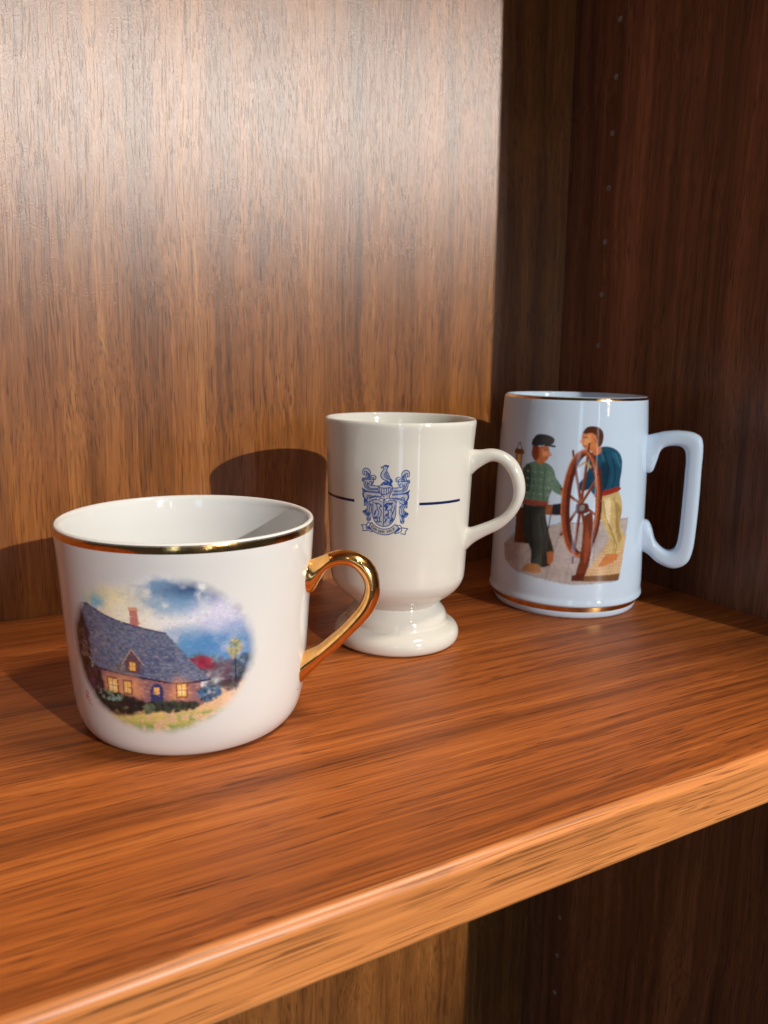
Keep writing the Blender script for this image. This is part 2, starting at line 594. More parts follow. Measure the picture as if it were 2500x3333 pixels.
def wrap(name, cv, thetas, zs_, rad, base, parent, lift=.00003, cut=.004):
    """lay a canvas on the body: thetas per column, z per (row, column), rad(z)"""
    h, w = cv.h, cv.w
    th = np.broadcast_to(np.asarray(thetas), (h, w))
    Z = np.broadcast_to(np.asarray(zs_), (h, w))
    rr = np.interp(Z, rad[1], rad[0]) + lift
    P = np.stack([rr * np.cos(th), rr * np.sin(th), Z], -1).reshape(-1, 3)
    keep = cv.a > cut
    fk = keep[:-1, :-1] | keep[1:, :-1] | keep[:-1, 1:] | keep[1:, 1:]
    I = np.arange(h * w).reshape(h, w)
    Fq = np.stack([I[1:, :-1], I[1:, 1:], I[:-1, 1:], I[:-1, :-1]], -1)[fk]
    used = np.unique(Fq)
    mp = np.full(h * w, -1); mp[used] = np.arange(len(used))
    Fq = mp[Fq]
    me = bpy.data.meshes.new(name)
    me.vertices.add(len(used)); me.vertices.foreach_set('co', P[used].ravel())
    me.loops.add(Fq.size); me.loops.foreach_set('vertex_index', Fq.ravel())
    me.polygons.add(len(Fq)); me.polygons.foreach_set('loop_start', np.arange(0, Fq.size, 4))
    me.update(calc_edges=True)
    me.polygons.foreach_set('use_smooth', [True] * len(Fq))
    col = cv.c * cv.a[..., None] + np.array(base) * (1 - cv.a[..., None])
    col = np.concatenate([col, np.ones((h, w, 1))], -1).reshape(-1, 4)[used]
    at = me.attributes.new('ink', 'FLOAT_COLOR', 'POINT')
    at.data.foreach_set('color', col.astype(np.float32).ravel())
    me.materials.append(MAT_PRINT)
    o = bpy.data.objects.new(name, me)
    COL.objects.link(o)
    o.parent = parent
    return o

def band(name, prof, mat, parent, lift=.00005, seg=256, a0=0, a1=360):
    """thin printed ring over an outer profile (list of (r,z))"""
    V, F = [], []
    full = abs(a1 - a0) >= 360
    n = seg if full else max(8, int(seg * abs(a1 - a0) / 360))
    cols = n if full else n + 1
    for r, z in prof:
        for k in range(cols):
            a = R(a0 + (a1 - a0) * k / n)
            V.append(((r + lift) * math.cos(a), (r + lift) * math.sin(a), z))
    for i in range(len(prof) - 1):
        for k in range(n):
            k2 = (k + 1) % cols
            F.append((i * cols + k, i * cols + k2, (i + 1) * cols + k2, (i + 1) * cols + k))
    return obj(name, V, F, mat, parent)

# ---------------------------------------------------------------- cup with the gold handle
cup = empty('cup', (-.30106, -.14415, 0), 'white cup with gold handle, gold rim and oval cottage picture, frontmost on the shelf', 'mug')
OUT1 = [(.0345, 0), (.0362, .0007), (.0380, .0022), (.0397, .0050), (.0409, .0090), (.0417, .0140), (.0423, .0200), (.0430, .0300),
        (.0439, .0450), (.0447, .0600), (.0453, .0700)]
prof = [(0, .0016), (.030, .0016), (.0318, .0004), (.0330, 0)] + [tuple(q) for q in catmull(OUT1, 160)] + \
       [(.04545, .0735), (.04540, .0746), (.04505, .0753), (.04440, .07555), (.04365, .0752), (.04325, .0745), (.0429, .073), (.0424, .066), (.0415, .045), (.0402, .025),
        (.0385, .014), (.0355, .0075), (.031, .0045), (.024, .0038), (0, .0036)]
obj('body', *lathe(prof), MAT_CUP, cup)
band('gold_rim', [(.04529, .0716), (.04537, .0725), (.04545, .0735), (.04541, .0744), (.04525, .0749)], MAT_GOLDBAND, cup)
H1 = [(44.0, 60.9, 43.6, 48.65), (46.2, 61.5, 45.9, 49.2), (49.13, 62.79, 48.5, 53.5), (51.94, 64.06, 51.17, 57.48), (55.56, 65.07, 54.79, 59.39),
      (59.36, 65.12, 58.01, 59.70), (63.38, 64.06, 60.84, 58.63), (67.01, 61.46, 63.08, 56.36), (69.37, 57.46, 64.52, 53.74), (70.37, 51.73, 64.80, 51.06),
      (69.76, 46.71, 64.00, 47.69), (67.71, 42.22, 62.42, 44.48), (63.93, 37.40, 59.62, 40.77), (59.70, 32.94, 55.99, 36.57), (55.85, 28.68, 52.32, 32.98),
      (51.34, 24.57, 48.02, 29.02), (46.38, 19.32, 44.71, 27.23), (41.3, 13.6, 42.2, 25.86)]
obj('handle', *sweep(H1, R(-35), .0088, nst=130, nsec=48, power=1.75, ridge=.0, grow0=.25, grow1=.25), MAT_GOLD, cup)

# generic cottage-at-dusk vignette, own design, painted in a flat oval
W1, HH1 = 348, 288
cv = Canvas(W1, HH1)
U = lambda u, v: (u * W1, v * HH1)
def PP(*pts):
    return [U(*q) for q in pts]
n1, n2, n3 = cv.noise(60, 1), cv.noise(28, 2), cv.noise(10, 3)
sky = lin((226, 228, 236))[None, None] * np.ones((HH1, W1, 1))
cv.put(np.ones((HH1, W1)), sky)
def wash(cx, cy, rx, ry, col, amt, nz=n2, k=1.6):
    d = np.hypot((cv.X / W1 - cx) / rx, (cv.Y / HH1 - cy) / ry)
    cv.put(np.clip((1.15 - d) * 1.4, 0, 1) * np.clip((nz - .5) * k * 2 + .75, 0, 1) * amt, lin(col))
wash(.20, .20, .16, .14, (120, 190, 215), .9)
wash(.27, .22, .24, .18, (252, 234, 150), 1.0, n1)
wash(.42, .28, .24, .18, (253, 248, 228), .9, n1)
wash(.62, .30, .16, .08, (240, 240, 246), .8, n1)
wash(.62, .08, .30, .13, (98, 146, 190), .85, n2, 2.4)
wash(.72, .13, .20, .10, (58, 78, 122), .9, n2, 2.6)
wash(.60, .20, .20, .08, (120, 165, 205), .7)
wash(.84, .28, .2, .16, (205, 205, 235), .8)
wash(.92, .22, .08, .10, (95, 95, 135), .6, n3, 2.5)
wash(.80, .46, .30, .16, (70, 130, 190), .95, n1, 1.2)
wash(.62, .45, .14, .14, (92, 150, 200), .85)
wash(.95, .55, .14, .25, (60, 120, 175), .8)
# hills and trees behind
cv.blobs(.66 * W1, .55 * HH1, 50, 18, [(60, 110, 105), (85, 130, 110), (60, 95, 120)], 90, 6, 5, .55)
cv.blobs(.80 * W1, .62 * HH1, 44, 24, [(95, 60, 80), (75, 70, 95), (60, 75, 85)], 110, 6, 6, .6)
cv.blobs(.71 * W1, .55 * HH1, 22, 12, [(150, 45, 70), (125, 35, 65)], 40, 5, 7, .7)
cv.blobs(.92 * W1, .63 * HH1, 22, 30, [(50, 80, 110), (45, 70, 80)], 70, 5, 8, .6)
# ground
cv.poly(PP((-.05, .82), (.3, .80), (.6, .775), (.85, .70), (1.05, .66), (1.05, 1.1), (-.05, 1.1)), (214, 178, 140), 10, .95)
wash(.55, .86, .35, .06, (235, 200, 120), .8, n3)
wash(.45, .91, .3, .06, (190, 190, 95), .8, n3, 3)
wash(.52, .95, .30, .05, (120, 150, 80), .8, n3, 3)
wash(.72, .87, .18, .04, (110, 150, 95), .8, n3, 3)
wash(.62, .99, .22, .05, (130, 165, 110), .7, n3, 3)
wash(.80, .77, .16, .05, (238, 190, 150), .7, n3)
# chimney, roof, walls
cv.poly(PP((.40, .22), (.435, .22), (.445, .36), (.40, .36)), (196, 128, 120), 1.5)
cv.poly(PP((.395, .215), (.44, .215), (.44, .235), (.395, .235)), (225, 165, 140), 1.2)
cv.poly(PP((.20, .60), (.70, .61), (.72, .80), (.20, .82)), (150, 108, 112), 2)
g = np.random.default_rng(4)
for k in range(230):
    x, y = .20 + .52 * g.random(), .61 + .20 * g.random()
    c = [(188, 142, 134), (118, 88, 102), (214, 170, 148), (104, 80, 98)][g.integers(4)]
    cv.line([U(x, y), U(x + .012, y)], 2.6, c, alpha=.6)
cv.poly(PP((.06, .26), (.16, .235), (.30, .29), (.56, .36), (.66, .52), (.75, .645), (.60, .655), (.44, .625), (.17, .60), (.10, .45)), (104, 114, 140), 2.0, rag=1.6, seed=3)
wash(.30, .42, .20, .12, (122, 132, 158), .6, n3, 3)
wash(.52, .52, .16, .10, (70, 84, 124), .6, n3, 3)
wash(.16, .40, .08, .14, (64, 74, 112), .7, n2, 2)
wash(.62, .58, .08, .06, (128, 140, 160), .5, n3, 3)
for row in range(17):
    yv = .27 + row * .0225
    for k in range(64):
        x = .05 + .011 * k + (row % 2) * .0055
        px, py = U(x, yv + .07 * (x - .2))
        ix, iy = int(px), int(py)
        if 0 <= ix < W1 and 0 <= iy < HH1:
            c = cv.c[iy, ix]
            if c[2] > c[0] * 1.7 and .18 < c[2] < .36:
                t = g.random()
                col = (58, 72, 116) if t < .45 else ((122, 140, 178) if t < .8 else (150, 150, 165))
                cv.line([(px - 1.6, py), (px + 1.6, py + .5)], 1.5, col, alpha=.75)
cv.blobs(.30 * W1, .43 * HH1, 62, 34, [(138, 144, 164), (80, 92, 128), (160, 148, 146), (70, 80, 112)], 170, 2.6, 61, .4)
cv.blobs(.54 * W1, .54 * HH1, 42, 22, [(138, 144, 164), (80, 92, 128), (66, 76, 110)], 110, 2.4, 62, .4)
cv.line(PP((.06, .26), (.16, .235), (.30, .29), (.56, .36)), 2.2, (52, 58, 96))
cv.line(PP((.17, .605), (.44, .63), (.60, .66), (.75, .65)), 3.0, (42, 46, 78))
# windows and door
def win(x, y, w_, h_):
    cv.poly(PP((x - .006, y - .008), (x + w_ + .006, y - .008), (x + w_ + .006, y + h_ + .008), (x - .006, y + h_ + .008)), (120, 70, 66), 2)
    cv.poly(PP((x, y), (x + w_, y), (x + w_, y + h_), (x, y + h_)), (252, 196, 104), 1.5)
    wash(x + w_ / 2, y + h_ / 2, w_ * .45, h_ * .45, (255, 236, 178), .9)
    cv.line(PP((x + w_ / 2, y), (x + w_ / 2, y + h_)), 1.3, (190, 110, 60))
    cv.line(PP((x, y + h_ / 2), (x + w_, y + h_ / 2)), 1.2, (190, 110, 60))
for x in (.27, .35):
    wash(x + .02, .70, .08, .09, (244, 168, 120), .75, n1)
win(.255, .655, .052, .085); win(.345, .66, .035, .07); win(.60, .665, .04, .075)
wash(.61, .70, .07, .09, (244, 168, 120), .65, n1)
win(.255, .655, .052, .085); win(.345, .66, .035, .07); win(.60, .665, .04, .075)
cv.poly(PP((.475, .805), (.475, .69), (.485, .668), (.505, .660), (.525, .668), (.535, .69), (.535, .80)), (52, 62, 112), 1.5)
cv.poly(PP((.492, .685), (.518, .685), (.518, .725), (.492, .725)), (240, 180, 110), 1.5)
# a small gable in the roof
cv.poly(PP((.36, .60), (.36, .54), (.395, .475), (.435, .535), (.435, .61)), (104, 78, 88), 1.5)
win(.383, .54, .027, .05)
cv.line(PP((.345, .56), (.395, .465), (.45, .555)), 3.2, (176, 150, 148), smooth=False)
cv.line(PP((.345, .57), (.395, .475), (.45, .565)), 1.6, (48, 50, 82), smooth=False)
# bushes and flower beds
dk = [(26, 26, 36), (36, 38, 44), (30, 40, 36), (48, 36, 52)]
cv.blobs(.08 * W1, .50 * HH1, 24, 66, dk, 330, 6, 21, .75)
cv.blobs(.13 * W1, .70 * HH1, 30, 34, dk, 240, 6, 22, .75)
cv.blobs(.11 * W1, .48 * HH1, 12, 26, [(110, 84, 96), (84, 84, 80), (140, 112, 100)], 46, 3, 23, .6)
cv.blobs(.15 * W1, .68 * HH1, 20, 20, [(96, 46, 96), (70, 62, 74)], 40, 3, 24, .6)
cv.blobs(.30 * W1, .80 * HH1, 50, 15, [(24, 34, 38), (36, 52, 46), (30, 30, 40)], 240, 5, 25, .75)
cv.blobs(.26 * W1, .765 * HH1, 26, 9, [(120, 160, 150), (84, 124, 110), (150, 180, 172)], 60, 2.4, 26, .75)
cv.blobs(.57 * W1, .80 * HH1, 44, 9, [(34, 48, 46), (56, 74, 58), (44, 40, 54)], 170, 4, 27, .75)
cv.blobs(.46 * W1, .815 * HH1, 9, 8, [(72, 92, 74), (98, 116, 92)], 36, 3, 28, .7)
cv.blobs(.74 * W1, .735 * HH1, 20, 14, [(46, 92, 132), (70, 120, 160), (36, 62, 90)], 90, 3.4, 29, .75)
cv.blobs(.85 * W1, .69 * HH1, 16, 12, [(72, 44, 62), (52, 62, 62)], 70, 4, 30, .7)
cv.blobs(.33 * W1, .585 * HH1, 10, 8, [(150, 130, 110), (104, 104, 92)], 20, 2.4, 31, .6)
# a slim garden tree on the right
cv.line(PP((.875, .74), (.872, .62), (.868, .52)), 3, (44, 44, 66), taper=(3.4, 1.4))
cv.blobs(.868 * W1, .485 * HH1, 12, 17, [(196, 170, 84), (150, 150, 92), (110, 130, 96)], 50, 3, 33, .7)
cv.poly(PP((.05, .80), (.3, .85), (.45, .845), (.3, .885), (.12, .86)), (28, 26, 36), 7, .85, rag=4, seed=8)
dabs(cv, 9000, 1.0, 1.0, 51, .42, 2.4)
# oval fade
E_ = np.hypot((cv.X / W1 - .5) / .492, (cv.Y / HH1 - .5) / .492) + (cv.noise(22, 9) - .5) * .05
cv.a = np.clip((1.0 - E_) / .12, 0, 1) ** 1.2
fade = np.clip((cv.X / W1 - .80) / .3, 0, 1) * np.clip((cv.Y / HH1 - .68) / .2, 0, 1)
cv.a *= 1 - np.clip(fade * 2.2, 0, 1)
cv.a *= 1 - np.clip((.16 - cv.Y / HH1) / .12, 0, 1) * np.clip(1 - abs(cv.X / W1 - .38) / .13, 0, 1)
# small red squiggle beside the picture
for P_ in ([(.075, .800), (.085, .790), (.098, .800), (.088, .812), (.080, .830), (.092, .826), (.104, .822)], [(.076, .806), (.078, .838), (.094, .844), (.112, .838)], [(.088, .856), (.104, .862), (.118, .872)]):
    cv.line(PP(*P_), 1.5, (205, 30, 30))
th1 = np.radians(np.linspace(-167.5, -75.5, W1))[None, :]
z1 = np.linspace(.0672, .0098, HH1)[:, None]
OUTD = catmull(OUT1, 200)
wrap('picture', cv, th1, z1, (OUTD[:, 0], OUTD[:, 1]), WHITE1, cup)

# ---------------------------------------------------------------- footed mug with the crest
mug = empty('footed_mug', (-.19064, -.10800, 0), 'cream pedestal mug with blue heraldic crest, standing between the other two', 'mug')
OUT2 = [(.0196, .0193), (.0230, .0222), (.0268, .0252), (.0297, .0283), (.0313, .0316), (.0318, .0350), (.0320, .0400), (.0323, .0460), (.0327, .0550),
        (.0332, .0700), (.0337, .0850), (.0340, .0945), (.0344, .1000), (.0347, .1035)]
prof = [tuple(q) for q in catmull(OUT2, 160)] + [(.0348, .1049), (.0346, .1058), (.0341, .10625), (.0335, .1060), (.0331, .1052), (.0326, .1030), (.0318, .097), (.0309, .085),
        (.0301, .060), (.0294, .042), (.0275, .034), (.0235, .0295), (.016, .0272), (0, .0266)]
obj('bowl', *lathe([(0, .0193)] + prof), MAT_CREAM, mug)
FOOT = [(.0262, 0), (.0280, .0006), (.0293, .0018), (.0299, .0038), (.0297, .0060), (.0286, .0080), (.0266, .0094), (.0247, .0103)]
FOOT2 = [(.0242, .0108), (.0239, .0130), (.0230, .0152), (.0214, .0172), (.0201, .0186), (.0197, .0196)]
prof = [(0, .003), (.022, .003), (.0245, 0)] + [tuple(q) for q in catmull(FOOT, 36)] + [tuple(q) for q in catmull(FOOT2, 26)] + [(.0190, .0200), (0, .0200)]
obj('foot', *lathe(prof), MAT_CREAM, mug)
H2 = [(32.2, 93.4, 31.8, 79.5), (34.6, 93.0, 34.0, 81.6), (37.49, 93.05, 36.91, 84.5), (43.10, 93.76, 42.12, 87.74), (48.77, 92.34, 46.52, 87.22), (53.90, 88.54, 50.11, 83.64), (57.31, 81.84, 52.41, 78.41),
      (58.28, 74.97, 52.93, 73.4), (56.75, 68.54, 51.78, 69.0), (53.30, 62.55, 48.85, 64.6), (47.88, 57.32, 44.54, 61.6), (41.06, 53.35, 38.90, 58.93),
      (36.05, 49.88, 34.48, 57.17), (32.9, 46.6, 32.3, 57.2), (30.9, 44.5, 30.6, 57.6)]
obj('handle', *sweep(H2, R(-45), .0080, nst=110, nsec=28, power=2.2, grow0=.35, grow1=.35), MAT_CREAM, mug)
OUTD = catmull(OUT2, 300)
rz = lambda z: float(np.interp(z, OUTD[:, 1], OUTD[:, 0]))
for a0, a1 in ((-203, -156.5), (-105.6, -66.7)):
    band('stripe', [(rz(.0710), .0710), (rz(.0716), .0716), (rz(.0722), .0722)], MAT_NAVY, mug, a0=a0, a1=a1)

# crest: line work, drawn in its own design units
K = .21
CX0, CY0 = 270, 190
cv = Canvas(int(1110 * K), int(1560 * K))
INK, PALE = (40, 74, 148), (150, 168, 206)
def T(P):
    return [((x - CX0) * K, (y - CY0) * K) for x, y in P]
def ln(*P, w=13, col=INK, smooth=True):
    cv.line(T(P), w * 1.5 * K, col, smooth)
def fl(*P, col=INK, smooth=True, alpha=1.0):
    cv.poly(T(P), col, 1.0, alpha, smooth=smooth)
# pale blue tint behind the mantling
for s_ in (0, 1):
    mx = lambda P: [(x, y) if not s_ else (1668 - x, y + 44) for x, y in P]
    fl(*mx([(345, 330), (415, 285), (500, 340), (520, 470), (620, 440), (600, 520), (570, 620), (690, 670), (690, 800), (400, 780), (360, 620), (340, 520), (400, 470)]), col=PALE, alpha=.45)
    fl(*mx([(345, 800), (560, 815), (700, 820), (720, 880), (570, 960), (555, 1240), (500, 1400), (430, 1400), (420, 1300), (350, 1230), (420, 1120), (370, 1000)]), col=PALE, alpha=.5)
# bird on top
fl((735, 260), (760, 240), (800, 214), (850, 214), (888, 232), (868, 262), (850, 330), (880, 390), (925, 500), (970, 560), (950, 585), (900, 540), (820, 530), (760, 490), (728, 430), (735, 370), (765, 315), (790, 290), (770, 262), col=PALE, alpha=.6)
ln((735, 275), (742, 250), (775, 240), (800, 216), (850, 214), (888, 232), (862, 268), (850, 330), (880, 385), (920, 480), (968, 545), (950, 590), (915, 550))
ln((765, 262), (790, 285), (770, 320), (738, 370), (726, 430), (750, 490), (810, 530), (870, 545))
ln((850, 345), (808, 400), (812, 450), (850, 490), (930, 520)); ln((835, 380), (845, 430), (890, 480))
fl((800, 214), (850, 210), (888, 232), (850, 245), (800, 240)); fl((735, 275), (742, 248), (790, 246), (760, 262)); fl((900, 510), (968, 545), (955, 592), (930, 560))
fl((850, 420), (880, 440), (870, 470), (845, 450))
# mound under the bird
fl((705, 655), (740, 600), (800, 555), (880, 550), (940, 595), (970, 660), (840, 640))
fl((820, 565), (850, 565), (835, 590), col=PALE); fl((770, 615), (795, 610), (785, 632), col=PALE); fl((870, 605), (895, 612), (880, 628), col=PALE)
# helmet
fl((700, 660), (960, 665), (975, 730), (930, 830), (910, 890), (730, 880), (740, 830), (680, 770), (670, 710), col=PALE, alpha=.5)
ln((705, 655), (668, 700), (672, 760), (720, 810), (745, 850), (730, 900), (700, 925)); ln((965, 660), (976, 730), (935, 820), (912, 880), (925, 920))
ln((700, 690), (830, 700), (930, 690), (940, 740), (910, 800), (840, 838), (770, 830), (715, 790), (700, 690))
for x, b in ((745, 800), (795, 830), (845, 835), (890, 812)):
    ln((x, 698), (x + 3, b), w=11, smooth=False)
ln((745, 835), (785, 870), (805, 940), (800, 970)); ln((700, 925), (760, 920), (800, 970), (860, 915), (930, 920))
ln((705, 950), (730, 985), (790, 1000), (860, 990), (930, 950)); ln((785, 965), (798, 955), (812, 965), (800, 982), (785, 965), w=12)
# mantling, left and its mirror image
def both(*P, w=13, fill=None):
    for s_ in (0, 1):
        Q = [(x, y) if not s_ else (1668 - x, y + 44 - .02 * (1668 - 2 * x) * 0) for x, y in P]
        if fill:
            fl(*Q, col=fill)
        else:
            ln(*Q, w=w)
both((345, 410), (338, 350), (365, 300), (415, 280), (470, 300), (505, 350), (505, 420), (490, 470)); both((345, 410), (372, 430), (385, 405), (370, 370), (395, 350), (430, 360), (460, 390), (475, 440))
both((385, 520), (410, 460), (425, 400), (425, 360)); both((405, 520), (450, 480), (450, 400))
both((455, 500), (500, 480), (505, 430), (470, 380), (480, 440), (440, 500), fill=INK)
both((430, 520), (500, 500), (530, 440), (580, 425), (625, 460), (615, 510), (580, 520), (570, 480), (540, 470)); both((480, 530), (540, 510), (575, 550), (565, 600), (530, 625), (540, 580), (505, 570), (475, 600), (480, 630), (560, 650), (700, 655))
both((330, 560), (335, 500), (370, 495), (385, 520), (360, 520), (345, 550)); both((370, 540), (365, 620), (400, 690), (470, 735), (560, 740), (670, 735)); both((400, 560), (410, 640), (460, 700), (540, 715), (660, 712))
both((455, 560), (430, 610), (450, 670), (500, 700), (460, 640), fill=INK); both((505, 545), (540, 560), (555, 590), (530, 618), (540, 580), fill=INK)
both((330, 715), (350, 760), (440, 790), (560, 800), (700, 808)); both((330, 715), (400, 760), (520, 775), (690, 785)); both((335, 720), (350, 790), (420, 800), (470, 795), (400, 770), fill=INK)
both((345, 790), (340, 860), (370, 930), (430, 990)); both((375, 800), (355, 850), (380, 920), (440, 970)); both((440, 960), (435, 890), (470, 862), (560, 880), (610, 870), (700, 880)); both((455, 930), (470, 900), (560, 905), (640, 880))
both((470, 880), (540, 890), (600, 890), (520, 930), (470, 960), (490, 920), fill=INK); both((610, 850), (620, 890), (590, 900), fill=INK)
both((600, 960), (660, 900), (735, 880)); both((560, 930), (500, 980), (440, 1000), (400, 960), (360, 960), (380, 1010), (450, 1020), (530, 990), fill=INK)
both((370, 980), (375, 1060), (400, 1085), (370, 1085)); both((380, 1000), (400, 1050), (395, 1080), fill=INK); both((410, 1030), (450, 1120), (440, 1200), (400, 1250)); both((440, 1020), (490, 1110), (480, 1210), (430, 1260)); both((480, 1020), (530, 1120), (525, 1220), (470, 1300), (400, 1290), (355, 1245), (345, 1215), (370, 1205))
both((500, 1020), (560, 1080), (520, 1075), fill=INK); both((385, 1180), (430, 1150), (420, 1220), (450, 1250), (500, 1230), (470, 1290), (420, 1280), (390, 1240), fill=INK); both((345, 1250), (340, 1200), (375, 1195), (400, 1240), fill=INK)
both((440, 1310), (430, 1380), (460, 1425), (505, 1400), (515, 1340)); both((480, 1310), (465, 1360), (475, 1395), (500, 1370)); both((430, 1330), (425, 1380), (455, 1410), (445, 1360), fill=INK)
# shield with bird and rampant lion
fl((565, 955), (1050, 985), (1050, 1260), (1000, 1420), (910, 1510), (790, 1530), (680, 1500), (590, 1390), (560, 1260), col=PALE, alpha=.55, smooth=False)
ln((565, 955), (558, 1260), w=13, smooth=False); ln((558, 1260), (570, 1350), (620, 1440), (700, 1510), (790, 1530), (890, 1515), (980, 1440), (1035, 1340), (1052, 1260)); ln((1052, 1260), (1056, 985), smooth=False); ln((565, 955), (700, 950), smooth=False); ln((940, 960), (1056, 985), smooth=False)
ln((795, 1000), (788, 1528), smooth=False)
ln((600, 1020), (640, 1060), (650, 1110), (660, 1150), (610, 1210), (590, 1300)); ln((610, 1030), (670, 1030), (710, 1050), (755, 1095), (710, 1105), (700, 1130), (735, 1180), (742, 1250), (710, 1320), (650, 1350))
ln((660, 1150), (690, 1220), (670, 1290), (620, 1330)); fl((600, 1015), (660, 1020), (720, 1045), (670, 1050), (630, 1050)); fl((715, 1060), (762, 1098), (720, 1100)); fl((580, 1320), (640, 1320), (640, 1370), (590, 1365)); fl((640, 1160), (600, 1230), (610, 1290), (635, 1220))
for x in (655, 705):
    ln((x, 1340), (x + 5, 1420), (x - 20, 1440), w=16); ln((x + 5, 1420), (x + 40, 1435), w=14)
fl((808, 1050), (850, 1020), (930, 1012), (990, 1010), (960, 1050), (900, 1080), (880, 1130), (850, 1180), (815, 1190), (830, 1130), (805, 1100)); fl((850, 1070), (890, 1050), (900, 1075), col=PALE)
ln((985, 1020), (960, 1060), (975, 1100), (945, 1160), (900, 1180)); ln((860, 1160), (900, 1230), (830, 1290), (820, 1350), (850, 1400), (810, 1450)); ln((945, 1160), (980, 1250), (960, 1310), (1000, 1380), (960, 1460), (915, 1445)); ln((900, 1230), (890, 1300), (920, 1350), (880, 1340), (840, 1420)); ln((920, 1350), (970, 1360), (930, 1420))
fl((830, 1270), (900, 1250), (870, 1320), (885, 1350), (850, 1310)); fl((930, 1380), (995, 1370), (970, 1420), (930, 1440)); fl((970, 1240), (1000, 1180), (1025, 1060), (1030, 1140), (1005, 1230), (975, 1290)); fl((805, 1450), (830, 1390), (860, 1370), (840, 1430))
# ribbon and words
fl((535, 1455), (610, 1530), (720, 1580), (830, 1588), (940, 1565), (1045, 1485), (1125, 1560), (1030, 1650), (920, 1700), (820, 1715), (700, 1700), (580, 1640), (480, 1545), col=PALE, smooth=False, alpha=.35)
ln((535, 1455), (610, 1525), (720, 1577), (830, 1588), (940, 1563), (1045, 1485)); ln((480, 1545), (570, 1640), (700, 1698), (820, 1715), (930, 1700), (1040, 1645), (1125, 1560)); ln((535, 1455), (480, 1545), smooth=False); ln((1045, 1485), (1125, 1560), smooth=False)
ln((510, 1470), (450, 1460), (430, 1510), (420, 1590), (540, 1660), (545, 1620)); ln((425, 1510), (305, 1520), (345, 1570), (340, 1650), (440, 1635), smooth=False); ln((430, 1580), (480, 1560), (540, 1620)); fl((440, 1530), (485, 1550), (540, 1620), (450, 1590))
ln((1085, 1510), (1150, 1510), (1180, 1560), (1180, 1640), (1045, 1690), (1050, 1650)); ln((1180, 1560), (1325, 1590), (1275, 1650), (1270, 1712), (1175, 1690), smooth=False); ln((1120, 1570), (1150, 1590), (1060, 1660)); fl((1120, 1560), (1170, 1580), (1080, 1650), (1060, 1640))
GL = {'V': [[(0, 0), (.5, 1), (1, 0)]], 'A': [[(0, 1), (.5, 0), (1, 1)], [(.22, .66), (.78, .66)]], 'N': [[(0, 1), (0, 0), (1, 1), (1, 0)]],
      'D': [[(0, 0), (0, 1), (.55, 1), (.95, .75), (.95, .25), (.55, 0), (0, 0)]], 'E': [[(1, 0), (0, 0), (0, 1), (1, 1)], [(0, .5), (.8, .5)]],
      'R': [[(0, 1), (0, 0), (.7, 0), (.95, .25), (.7, .52), (0, .52)], [(.5, .52), (1, 1)]], 'L': [[(0, 0), (0, 1), (.9, 1)]], 'K': [[(0, 0), (0, 1)], [(.95, 0), (.05, .55)], [(.3, .42), (1, 1)]]}
word = [('V', 545, 1545, 42), ('A', 585, 1577, 36), ('N', 627, 1605, 28), ('D', 700, 1640, 12), ('E', 748, 1648, 5), ('R', 796, 1650, 0), ('V', 885, 1642, -12), ('A', 930, 1625, -18), ('L', 978, 1603, -26), ('K', 1015, 1580, -30)]
for chh, x, y, ang in word:
    ca_, sa_ = math.cos(R(ang)), math.sin(R(ang))
    for st_ in GL[chh]:
        P_ = [((px - .5) * 34, (py - .5) * 48) for px, py in st_]
        cv.line(T([(x + px * ca_ - py * sa_, y + px * sa_ + py * ca_) for px, py in P_]), 13 * K, (30, 36, 70), smooth=False)
cols = np.linspace(0, cv.w - 1, cv.w) / K + CX0
rows = np.linspace(0, cv.h - 1, cv.h) / K + CY0
thc = np.polyval(np.polyfit([300, 820, 1350], [-150.4, -131.2, -113.0], 2), cols)
zc = .0884 - (rows[:, None] - 200) * .00002022 + (cols[None, :] - 820) * 9e-7
wrap('crest', cv, np.radians(thc)[None, :], zc, (OUTD[:, 0], OUTD[:, 1]), CREAM, mug)

# ---------------------------------------------------------------- tankard in the corner
tank = empty('tankard', (-.07183, -.09407, 0), 'tall cool white tankard mug with squared handle and sailor picture, in the back corner', 'mug')
OUT3 = [(.0396, .0068), (.0412, .0070), (.0421, .0080), (.0420, .0094), (.0416, .0115), (.0416, .0160), (.0414, .0250), (.0408, .0500), (.0400, .0800), (.0390, .1000), (.0382, .1120)]
O3 = catmull(OUT3, 200)
prof = [(0, .002), (.034, .002), (.0365, 0), (.0378, .0002), (.0388, .0012), (.0393, .0028), (.0395, .0045), (.0395, .0062)] + [tuple(q) for q in O3] + \
       [(.0380, .1140), (.0376, .1150), (.0370, .11535), (.0363, .1150), (.0359, .1140), (.0357, .112), (.0356, .090), (.0356, .03), (.0345, .016), (.030, .011), (0, .010)]
obj('body', *lathe(prof), MAT_TANK, tank)
band('gold_rim', [(.03805, .1137), (.0380, .1140), (.0376, .1150)], MAT_GOLDBAND, tank)
band('gold_base_band', [(.03945, .0040), (.0395, .0050), (.0395, .0064)], MAT_GOLDBAND, tank)
